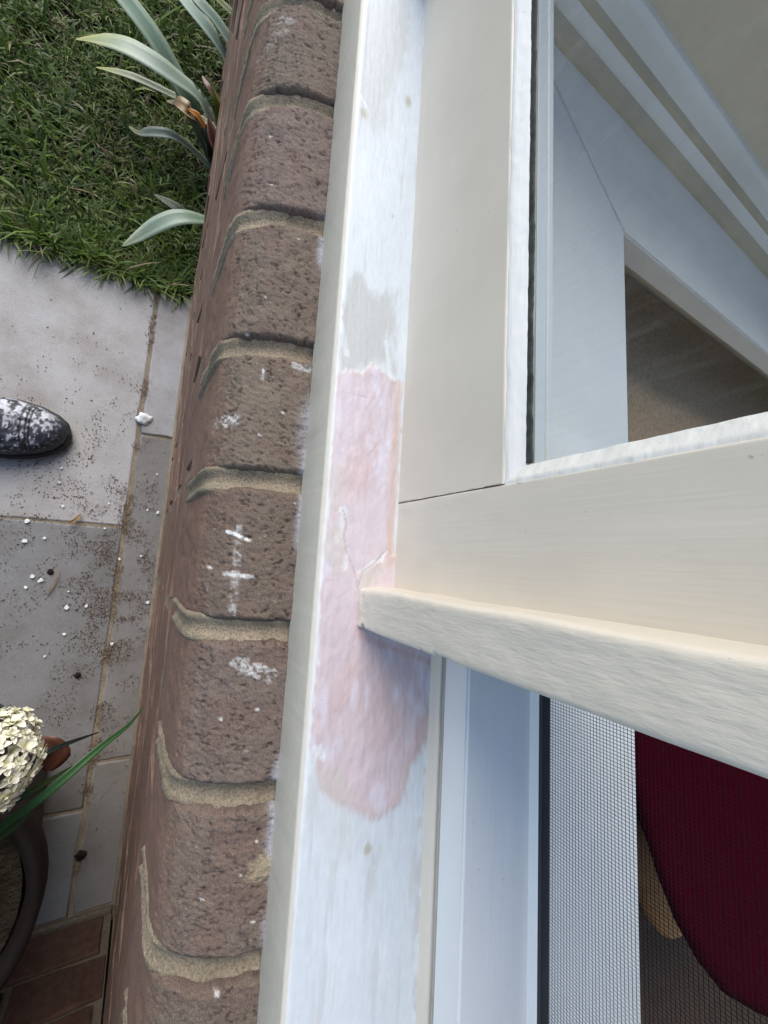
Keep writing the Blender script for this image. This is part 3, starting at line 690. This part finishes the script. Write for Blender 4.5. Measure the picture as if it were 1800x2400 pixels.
# house above and beside the window
for nm, lo, hi, m in (('house_wall', (.05,-1.6,2.12),(.22,.45,2.75), render_m), ('house_wall', (.05,-1.6,.78),(.135,-1.16,2.12), render_m)):
    tag(put(nm, box_me(nm, lo, hi, m)), 'plain cream rendered house wall '+('over the window head' if lo[2] > 2 else 'behind the dark corner with the flower pot'), 'house wall', 'rendered wall pieces around the window')
tag(put('eave', box_me('eave', (-.45,-2.4,2.70),(.05,.7,2.76), render_m, .004)), 'cream boarded eave overhanging the wall above the window', 'eave')
# crimson seat inside, and a tan stool end
pts = [at_h(*p, .30) for p in ((1497,1560),(1491,1700),(1497,1830),(1522,1945),(1560,2070),(1602,2180),(1655,2275),(1715,2350),(1790,2395),(1900,2440))]
poly = [(p.x, p.y) for p in pts]+[(1.72,-.84),(1.86,-.70),(1.88,-.2),(1.75,.16),(.58,.16)]
zt = H-.30; V = []; Fc = []; n = len(poly); cx, cy = 1.15, -.3
for s, z in ((.55,.36),(.62,.5),(.93,zt-.035),(.992,zt-.012),(.975,zt-.003),(.94,zt)):
    V += [(cx+(x-cx)*s, cy+(y-cy)*s, z) for x, y in poly]
V.append((cx,cy,zt)); Fc = grid_faces(6, n, True).tolist()+[(5*n+q, 5*n+(q+1)%n, 6*n) for q in range(n)]
seat = thing('armchair', (cx, cy, .35), 'dark crimson cloth seat inside the room behind the fly screen', 'armchair')
put('seat', mesh_np('seat', V, Fc, red_m, recalc=True), seat)
put('backrest', box_me('backrest', (1.55,-.78,.36),(1.78,.15,1.10), red_m, .05, 4), seat)
bench = thing('bench', (.8, .1, .35), 'brown speckled bench top, added to brighten the floor area seen through the glass', 'bench')  # bench stands in for the floor, raised and paler to look lit
put('top', box_me('top', (.30,-.10,.70),(1.85,.355,.74), carpet_m, .006), bench)
for lx in (.34, 1.78):
    for ly in (-.02, .31): put('leg', box_me('leg', (lx-.02,ly-.02,.35),(lx+.02,ly+.02,.70), carpet_m, .003), bench)
q = at_z(1545, 2050, .40); V = []; nu, nv = 10, 20
bm = bmesh.new(); bmesh.ops.create_uvsphere(bm, u_segments=24, v_segments=14, radius=1)
for v in bm.verts: v.co = Vector((v.co.x*.085, v.co.y*.17, max(v.co.z*.05, -.03)))
me = bpy.data.meshes.new('cushion'); bm.to_mesh(me); bm.free(); me.materials.append(tan_m); me.polygons.foreach_set('use_smooth', [True]*len(me.polygons))
o = tag(put('cushion', me, None, q), 'small tan oval cushion on the brown floor beside the crimson seat', 'cushion'); o.rotation_euler = (0,0,math.radians(28))

# ------------------------------------------------------------------ strap-leaved plant by the wall
plant = thing('strap_leaf_plant', at_z(507, 395, 0), 'clump of long grey green strap leaves growing between lawn and brick wall', 'plant')
GG, YG, BL, OL, BR, RD, DK = (.13,.19,.12), (.36,.37,.13), (.25,.33,.26), (.13,.17,.02), (.30,.17,.07), (.14,.035,.02), (.035,.06,.03)
leaves = [  # control points (px, py, depth below camera), widths, colour, tip colour, fold
 ([(505,395,.955),(470,310,.91),(425,215,.87),(360,95,.83),(285,-5,.81),(235,-70,.80)], (.034,.042,.044,.044,.043,.042), (.20,.31,.23), (.27,.38,.26), .35),
 ([(512,330,.93),(470,235,.87),(400,175,.83),(310,118,.82),(240,96,.84),(178,92,.88)], (.028,.042,.046,.042,.034,.004), BL, YG, .18),
 ([(508,340,.95),(450,248,.90),(400,222,.885),(320,184,.88),(270,168,.895),(226,158,.92)], (.014,.017,.018,.018,.016,.003), (.27,.32,.20), YG, .2),
 ([(500,400,.955),(450,352,.93),(405,320,.905),(360,312,.905),(325,312,.92),(302,296,.945)], (.016,.021,.024,.023,.017,.003), (.16,.21,.16), (.22,.22,.11), .3),
 ([(500,520,.945),(455,511,.905),(410,512,.90),(365,530,.91),(325,555,.93),(287,577,.95)], (.020,.030,.034,.031,.022,.002), (.24,.34,.24), (.36,.38,.24), .15),
 ([(528,345,.90),(518,290,.86),(505,240,.83),(490,182,.79)], (.030,.038,.030,.001), OL, (.20,.22,.03), .2),
 ([(568,205,.93),(530,140,.90),(490,75,.87),(435,5,.86),(400,-50,.86)], (.026,.036,.038,.036,.03), (.24,.34,.27), (.30,.40,.29), .3),
 ([(575,155,.92),(545,110,.89),(505,50,.87),(465,5,.86),(430,-45,.86)], (.022,.030,.032,.03,.026), (.24,.34,.27), (.30,.40,.29), .3),
 ([(588,95,.90),(550,40,.88),(515,5,.87),(480,-35,.86)], (.016,.020,.020,.016), (.25,.30,.16), YG, .3),
 ([(450,518,.955),(420,492,.95),(395,476,.95),(362,456,.953)], (.02,.024,.02,.003), DK, (.07,.10,.03), .3),
 ([(515,410,.955),(480,345,.92),(455,300,.88),(435,268,.85)], (.034,.036,.034,.028), DK, (.06,.09,.04), .6),
 ([(455,288,.865),(438,266,.845),(420,250,.845),(404,246,.855),(392,236,.865)], (.030,.034,.030,.022,.002), (.33,.21,.10), (.50,.38,.24), .7),
 ([(480,300,.86),(462,272,.845),(440,256,.84)], (.012,.016,.004), (.45,.16,.02), (.5,.2,.02), .4),
 ([(520,375,.90),(505,345,.88),(495,310,.865),(487,272,.85)], (.024,.030,.024,.001), (.13,.03,.02), (.26,.13,.08), .6),
 ([(508,300,.90),(485,288,.87),(468,272,.86)], (.02,.022,.004), (.36,.38,.27), (.5,.5,.4), .3),
 ([(500,225,.86),(485,200,.855),(474,178,.86)], (.010,.012,.002), (.20,.09,.07), (.25,.12,.1), .5)]
for ctrl, wd, c0, c1, fo in leaves:
    V, Fc, ts = ribbon([at_h(*p) for p in ctrl], wd, 30, fo)
    t, s = ts[:,0], ts[:,1]; P = np.array(V)
    c = np.tile(np.array(c0), (len(V),1)); c = mix(c, c1, sst(.45,1.0,t)); st = fbm(np.stack([s*7+t, t*1.5, np.zeros(len(t))],1), (1,1,1), 3, wd[1]*900)
    c = c*(.72+.56*st)[:,None]; c = mix(c, np.array(c0)*.45, (1-sst(.0,.35,np.abs(s)))*.45)
    c = mix(c, (.55,.5,.36), sst(.9,1.0,np.abs(s))*.2)
    put('leaf', mesh_np('leaf', V, Fc, leaf_m, True, c), plant)

# ------------------------------------------------------------------ flower pot with white flowers
pc = Vector((-.212, -.405, 0))
pot = thing('flower_pot', pc, 'dark brown terracotta pot in the shaded corner at the left edge', 'flower pot')
R = [(.02,.004),(.098,.004),(.104,.012),(.142,.300),(.150,.302),(.154,.310),(.154,.342),(.149,.348),(.140,.346),(.134,.310),(.02,.308)]
m = 48; V = []
for rr, z in R:
    for q in range(m): V.append((pc.x+rr*math.cos(2*math.pi*q/m), pc.y+rr*math.sin(2*math.pi*q/m), z))
put('body', mesh_np('body', V, grid_faces(len(R), m, True).tolist()+[list(range((len(R)-1)*m, len(R)*m))], terra_m, recalc=True), pot)
nx = 24; V = []; rr_, aa = np.meshgrid(np.linspace(0,.1335,10), np.linspace(0,2*math.pi,36,endpoint=False), indexing='ij')
P = np.stack([pc.x+(rr_*np.cos(aa)).ravel(), pc.y+(rr_*np.sin(aa)).ravel(), np.full(360,.322)],1); P[:,2] += .012*fbm(P,(60,60,1),3)
put('soil', mesh_np('soil', P, grid_faces(10,36,True), soil_m), pot)
fl = thing('flowering_plant', (pc.x, pc.y, .33), 'rounded head of cream white double flowers with thin green leaves in the dark pot', 'flowering plant')
fc = at_h(-14, 1785, .50)
V, Fc, _ = ribbon([(pc.x+.02,pc.y+.03,.32),((pc.x+fc.x)/2+.02,(pc.y+fc.y)/2,.40),(fc.x,fc.y,fc.z-.02)], (.007,.006,.006), 14, .9, thick=.006)
put('stem', mesh_np('stem', V, Fc, leaf_m, True, np.tile((.05,.09,.03),(len(V),1))), fl)
def floret(seed):
    rs = random.Random(seed); V = []; Fc = []; C = []
    np_ = rs.randint(12, 16)
    for p in range(np_):
        layer = p/np_; a = p*2.4+rs.uniform(-.25,.25); L = rs.uniform(.011,.0145)*(1-.35*layer); wd = L*rs.uniform(.46,.62); el = .15+1.05*layer+rs.uniform(-.15,.15)
        m = len(V)
        for i in range(6):
            t = i/5; w = wd*math.sin(math.pi*min(.94,(.12+.82*t)))**.8
            for s in (-1,0,1):
                rr = L*t*math.cos(el); z = L*t*math.sin(el)-.0022*t*t+abs(s)*w*.16*(1 if rs.random()<.9 else 2)
                x = rr; y = s*w/2
                V.append((x*math.cos(a)-y*math.sin(a), x*math.sin(a)+y*math.cos(a), z))
                C.append(np.array((.84,.82,.72))*(1-.0*t)*np.array((1,1,.72+.28*t))*rs.uniform(.96,1.02))
        for i in range(5):
            for s in range(2): Fc.append((m+i*3+s, m+i*3+s+1, m+i*3+s+4, m+i*3+s+3))
    return mesh_np('floret', V, Fc, petal_m, True, np.array(C))
FLM = [floret(q) for q in range(6)]
rx = Vector((.029,.034,.030)); npts = 92
for q in range(npts):
    zc = 1-1.45*(q+.5)/npts; ph = q*2.39996; rr = math.sqrt(max(0,1-zc*zc)); d = Vector((rr*math.cos(ph), rr*math.sin(ph), zc))
    p = fc+Vector((d.x*rx.x, d.y*rx.y*1.12, d.z*rx.z))*random.uniform(.86,1.1)
    o = put('floret', FLM[q % 6], fl, p); dn = Vector((d.x/rx.x, d.y/rx.y, d.z/rx.z)).normalized()
    o.rotation_euler = (dn+Vector((random.gauss(0,.28),random.gauss(0,.28),0))).to_track_quat('Z','Y').to_euler(); o.scale = [random.uniform(.66,.98)]*3
# unseen rest of the plant on the left, added to shade the path
def leaf_shape(L, seed, dk=1.0):
    V, Fc, ts = ribbon([(0,0,0),(L*.3,0,L*.10),(L*.65,0,L*.08),(L,0,-L*.10)], (.006,L*.5,L*.62,L*.5,.002), 14, .18, thick=.0008)
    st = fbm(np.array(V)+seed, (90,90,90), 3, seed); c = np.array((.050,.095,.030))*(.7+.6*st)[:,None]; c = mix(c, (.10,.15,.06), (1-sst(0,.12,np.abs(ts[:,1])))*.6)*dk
    return mesh_np('leaf', V, Fc, leaf_m, True, c)
LFM = [leaf_shape(.085+.012*q, q) for q in range(4)]
rs = random.Random(5)
for q in range(15):
    a = rs.uniform(0, 2*math.pi); tz = rs.uniform(.50,.84); tip = Vector((min(-.40+.24*math.cos(a), -.244*(H-tz)-.10), -.29+.25*math.sin(a), tz))
    p0 = Vector((pc.x-.03+.05*math.cos(a), pc.y+.05*math.sin(a), .325)); pmid = p0.lerp(tip,.5)+Vector((-.04,0,.07))
    V, Fc, _ = ribbon([p0,pmid,tip], (.008,.007,.004), 12, .9, thick=.006); put('stem', mesh_np('stem', V, Fc, leaf_m, True, np.tile((.06,.08,.03),(len(V),1))), fl)
    for w in range(15):
        t = .25+.75*w/14; b = p0.lerp(pmid, min(1,t*2)) if t < .5 else pmid.lerp(tip, t*2-1)
        o = put('leaf', LFM[w % 4], fl, b); o.rotation_euler = (rs.uniform(-.35,.35), rs.uniform(-.25,.45), w*2.4+rs.uniform(-.4,.4))
        if b.x > -.244*(H-b.z)-.14: o.rotation_euler.z = math.pi+rs.uniform(-1.0,1.0)
        o.scale = [rs.uniform(.8,1.2)]*3
LFD = [leaf_shape(.055+.01*q, q+9, .16) for q in range(3)]  # darkened leaf copies; the corner's shade is put into their colour
for q in range(22):
    a = rs.uniform(-.6, 3.4); rr = rs.uniform(.0,.10); o = put('leaf', LFD[q % 3], fl, (pc.x+rr*math.cos(a), max(pc.y-.04, pc.y-.0+rr*math.sin(a)), rs.uniform(.36,.42))); o.rotation_euler = (rs.uniform(-.4,.4), rs.uniform(-.1,.6), rs.uniform(.9,3.6)); o.scale = [rs.uniform(.55,.85)]*3
blades_ = [([(-60,1990,.58),(20,1925,.54),(120,1850,.52),(230,1755,.53),(300,1700,.55),(338,1655,.58)], (.006,.0085,.0085,.007,.004,.0008), (.035,.10,.03)),
           ([(-20,1900,.56),(60,1860,.55),(110,1832,.56),(170,1795,.58)], (.008,.009,.006,.001), (.04,.075,.025)),
           ([(20,1830,.57),(85,1778,.56),(150,1745,.57),(232,1716,.60)], (.005,.006,.0055,.001), (.03,.045,.04)),
           ([(-40,1640,.60),(0,1665,.57),(25,1680,.56)], (.012,.014,.012), (.02,.025,.03)), ([(-70,2010,.60),(30,1935,.58),(85,1880,.57)], (.012,.012,.002), (.03,.055,.02))]
for ctrl, wd, c0 in blades_:
    V, Fc, ts = ribbon([at_h(*p) for p in ctrl], wd, 24, .35, thick=.0006); c = np.tile(np.array(c0),(len(V),1))*(.8+.5*ts[:,:1])
    put('leaf', mesh_np('leaf', V, Fc, leaf_m, True, c), fl)
V, Fc, ts = ribbon([at_h(*p) for p in ((88,1745,.66),(108,1752,.655),(126,1768,.66),(112,1806,.67))], (.012,.034,.036,.006), 16, .4)
tag(put('dry_leaf', mesh_np('dry_leaf', V, Fc, leaf_m, True, np.tile((.12,.045,.026),(len(V),1)))), 'rust brown dead leaf poking out behind the white flower head', 'dead leaf')

# ------------------------------------------------------------------ paint-spattered shoe
tx, tcy = -.150, .2085
shoe = thing('shoe', (tx-.15, tcy, 0), 'black leather shoe spattered with white paint, toe pointing at the wall', 'shoe')
def hw(s): return np.interp(s, [0,.006,.02,.045,.08,.12,.17,.22,.262,.278,.285], [.0,.018,.033,.0445,.0515,.0500,.042,.037,.035,.026,.0])
def top_z(s): return np.interp(s, [0,.01,.03,.06,.10,.14,.18,.24,.285], [.024,.040,.050,.056,.066,.082,.092,.098,.085])
ns, na = 330, 72; V = np.zeros((ns, na, 3)); S = .285*(1-np.cos(np.linspace(0, math.pi, ns)))/2; A = np.linspace(0, math.pi, na)
for i, s in enumerate(S):
    w = max(hw(s), .0006); zt = top_z(s); ca, sa = np.cos(A), np.sin(A)
    y = np.sign(ca)*np.abs(ca)**.80*w; z = .020+(zt-.020)*np.abs(sa)**.72
    V[i,:,0] = tx-.004-s; V[i,:,1] = tcy+y+.010*np.sin(s/.285*math.pi)*.5*-1; V[i,:,2] = z
Pq = V.reshape(-1,3); Sx = np.repeat(S, na)
seam = np.zeros(len(Pq))
for s0 in (.052, .0565, .064):
    dcur = np.abs(Sx-(s0+.0006*((Pq[:,1]-tcy)/.01)**2*(-.35))); seam = np.maximum(seam, 1-sst(.0006,.0018,dcur))
Pq[:,2] -= seam*.0022; Pq[:,2] += (fbm(Pq,(60,60,60),3,3)-.5)*.003
ridge = sst(.052,.058,Sx)*(1-sst(.058,.066,Sx)); Pq[:,2] += ridge*.0012
sp = fbm(Pq,(150,150,150),4,5); sp2 = fbm(Pq,(330,330,330),2,6); up = sst(.028,.05,Pq[:,2]); y_side = sst(-.03,.02,Pq[:,1]-tcy)  # paint spatter covers more of the +Y side
paint = np.clip(sst(.47,.60, sp*.75+y_side*.17-.14*(1-sst(.012,.04,Sx)))*.9+sst(.70,.74,sp2)*.9, 0, 1)*up*sst(.004,.018,Sx)
c = np.tile(np.array((.018,.020,.028)),(len(Pq),1)); c = mix(c, (.10,.115,.16), sst(.42,.58,sp)*.5*up); c = mix(c, (.66,.68,.72), paint*.85)
c = mix(c, (.01,.01,.012), seam*.8)
put('upper', mesh_np('upper', Pq, grid_faces(ns, na), shoe_m, True, c), shoe)
V = []; ring = 2*na
for dz, grow in ((0.0,-.001),(.003,.0035),(.016,.0045),(.021,.002),(.021,-.004)):
    for sgn in (1,-1):
        for i in (range(ns) if sgn > 0 else range(ns-1,-1,-1)):
            s = S[i]; V.append((tx-.004-s+(grow if s < .02 else 0)*math.cos(min(1,s/.02)*math.pi/2), tcy-.005*math.sin(s/.285*math.pi)+sgn*(hw(s)+grow*min(1,s/.01+.1)), dz+.001))
put('sole', mesh_np('sole', V, grid_faces(5, 2*ns, True), sole_m, recalc=True), shoe)
# ankle opening, tongue and laces (just outside the photo)
bm = bmesh.new(); bmesh.ops.create_uvsphere(bm, u_segments=24, v_segments=12, radius=1)
for v in bm.verts: v.co = Vector((tx-.205+v.co.x*.062, tcy-.004+v.co.y*.031, .094+v.co.z*.010))
me = bpy.data.meshes.new('lining'); bm.to_mesh(me); bm.free(); me.materials.append(lace_m); put('lining', me, shoe)
for q in range(4):
    s = .105+.017*q; z = float(top_z(s))+.002
    V, Fc, _ = ribbon([(tx-s,tcy-.021,z-.006),(tx-s-.003,tcy-.004,z+.001),(tx-s,tcy+.014,z-.005)], (.006,.006,.006), 10, .1, thick=.002)
    put('lace', mesh_np('lace', V, Fc, lace_m), shoe)

# ------------------------------------------------------------------ debris on the path
def lump(px, py, size, name, label, cat, mat, group=None, flat=.7, z=0.0, seed=0):
    p = at_z(px, py, z); bm = bmesh.new(); bmesh.ops.create_icosphere(bm, subdivisions=3, radius=1)
    P = np.array([v.co[:] for v in bm.verts]); d = .35+1.3*fbm(P,(1.9,1.9,1.9),4,seed)
    for v, q in zip(bm.verts, d): v.co = Vector((v.co.x*q*size, v.co.y*q*size, max(v.co.z,-.55)*q*size*flat))
    me = bpy.data.meshes.new(name); bm.to_mesh(me); bm.free(); me.materials.append(mat); me.polygons.foreach_set('use_smooth',[True]*len(me.polygons))
    return tag(put(name, me, None, p+Vector((0,0,size*flat*.45))), label, cat, group)
lump(337, 982, .0125, 'putty_lump', 'white heart shaped lump of old putty on the joint of the path stones', 'putty lump', flake_m, None, .6, 0, 4)
lump(190, 2003, .0085, 'dark_clod', 'small black clod on the shaded stones in front of the flower pot', 'clod', dark_m, None, .4, 0, 9)
lump(119, 1340, .005, 'dark_clod', 'small black clod on the path beside a thin curved twig', 'clod', dark_m, None, .5, 0, 2)
lump(182, 1582, .005, 'dark_clod', 'small black clod lying on the bare path midway below the twig', 'clod', dark_m, None, .5, 0, 3)
flakes = [(64,1221,.008),(95,1360,.0085),(75,1351,.0075),(157,1423,.0085),(370,1201,.0075),(147,1186,.006),(262,1508,.007),(347,1411,.008),(150,1486,.006),(375,1270,.006),(245,1238,.005),(331,1303,.005),(140,1130,.005),(60,1376,.006),(58,1268,.009),(203,1420,.007),
          (144,1097,.005),(104,1261,.005),(255,1180,.004),(345,1195,.0045),(105,1538,.005),(160,1386,.004),(280,1310,.005),(368,1111,.004)]
FLAB = {(64,1221): 'white paint flake on the cross joint left of the curled tan leaf', (95,1360): 'right one of the two white flakes just left of the black clod and twig', (75,1351): 'left one of the two white flakes just left of the black clod and twig',
        (157,1423): 'white paint flake lying alone on the dark stone below the curved twig', (370,1201): 'white paint flake near the brick wall on the narrow stone, level with the curled leaf', (262,1508): 'lowest white paint flake, on the long joint between wide and narrow stones',
        (147,1186): 'squarish white paint flake on pale stone just above the curled tan leaf', (347,1411): 'white paint flake beside the foot of the brick wall on the dark narrow stone'}
def flake_me(size, seed):
    rs = random.Random(seed); n = 7; V = []
    for z in (0, .0007):
        for q in range(n):
            a = 2*math.pi*q/n+rs.uniform(-.3,.3) if z == 0 else None
            if z == 0: V.append((size*rs.uniform(.35,.75)*math.cos(a), size*rs.uniform(.35,.75)*math.sin(a), rs.uniform(0,.0009)))
    V += [(v[0], v[1], v[2]+.00045) for v in V]
    return mesh_np('paint_flake', V, [list(range(n))[::-1], list(range(n,2*n))]+[(q,(q+1)%n,n+(q+1)%n,n+q) for q in range(n)], flake_m, False)
for i, (x, y, s) in enumerate(flakes):
    o = put('paint_flake', flake_me(s*.82, i), None, at_z(x, y, .0025)); tag(o, FLAB.get((x, y), 'tiny white fleck of old paint lying on the path stones'), 'paint flake', 'white paint flakes on the path')
V, Fc, _ = ribbon([at_z(162,1226,.004), at_z(172,1222,.008), at_z(184,1212,.007), at_z(190,1205,.004)], (.003,.007,.006,.002), 14, .8)
tag(put('dry_leaf', mesh_np('dry_leaf', V, Fc, dry_m)), 'curled tan dry leaf on the cross joint of the path below the shoe', 'dry leaf')
V, Fc, _ = ribbon([at_z(110,1395,.003), at_z(126,1370,.004), at_z(135,1350,.005), at_z(137,1338,.004)], (.0022,.0025,.0022,.0015), 14, .6, thick=.0018)
tag(put('twig', mesh_np('twig', V, Fc, dry_m)), 'thin curved brown twig on the path beside a black clod', 'twig')
# shavings and grit: too many to count
V = []; Fc = []; C = []
def sliver(x, y, L, w, a, col, z=.0012):
    m = len(V); ca, sa = math.cos(a), math.sin(a); bend = random.uniform(0,.25)*L
    for (u, v_, zz) in ((-.5,-.5,0),(-.5,.5,0),(0,-.5,bend),(0,.5,bend),(.5,-.4,0),(.5,.4,0)):
        V.append((x+u*L*ca-v_*w*sa, y+u*L*sa+v_*w*ca, z+zz)); C.append(col)
    for (u, v_, zz) in ((-.5,-.5,0),(-.5,.5,0),(.5,-.4,0),(.5,.4,0)):
        V.append((x+u*L*ca-v_*w*sa, y+u*L*sa+v_*w*ca, 0.0)); C.append(col)
    Fc.extend([(m,m+1,m+3,m+2),(m+2,m+3,m+5,m+4),(m,m+2,m+4,m+8,m+6),(m+1,m+7,m+9,m+5,m+3)])
cols = [(.13,.075,.042),(.20,.125,.07),(.09,.06,.04),(.30,.215,.13),(.17,.09,.055),(.5,.48,.44)]
cnt = 0
_t = rng.random((64,64))
def DM(x, y):
    a, b = (x+1)*42, (y+1)*42; i, j = int(a), int(b); u, v = a-i, b-j
    n_ = (_t[i%64,j%64]*(1-u)+_t[(i+1)%64,j%64]*u)*(1-v)+(_t[i%64,(j+1)%64]*(1-u)+_t[(i+1)%64,(j+1)%64]*u)*v
    return max(.03, min(1, (n_-.38)*3.2))
while cnt < 6500:
    u = random.random()
    if u < .42: x = random.gauss(-.035,.045); y = random.gauss(-.12,.14)
    elif u < .74: x = random.gauss(-.11,.08); y = random.gauss(.08,.15)
    elif u < .92: x = -.044+random.gauss(0,.006); y = random.uniform(-.6,.57)
    else: x = random.uniform(-.6,.02); y = random.uniform(-.65,.57)
    if x > WX-.004 or y < -.67 or y > .585 or x < -.8: continue
    if random.random() > DM(x, y): continue
    L = abs(random.gauss(.0008,.0011))+.0005
    sliver(x, y, L, random.uniform(.0004,.0008), random.uniform(0,math.pi), cols[min(5,int(random.random()**.9*5.15))]); cnt += 1
tag(put('wood_shavings', mesh_np('wood_shavings', V, Fc, vcol_mat('shavings',.9,300,.2,.0005,None,.1,.2), False, np.array(C))), 'fine brown wood shavings and grit scattered over the path near the wall', 'shavings', None, 'stuff')
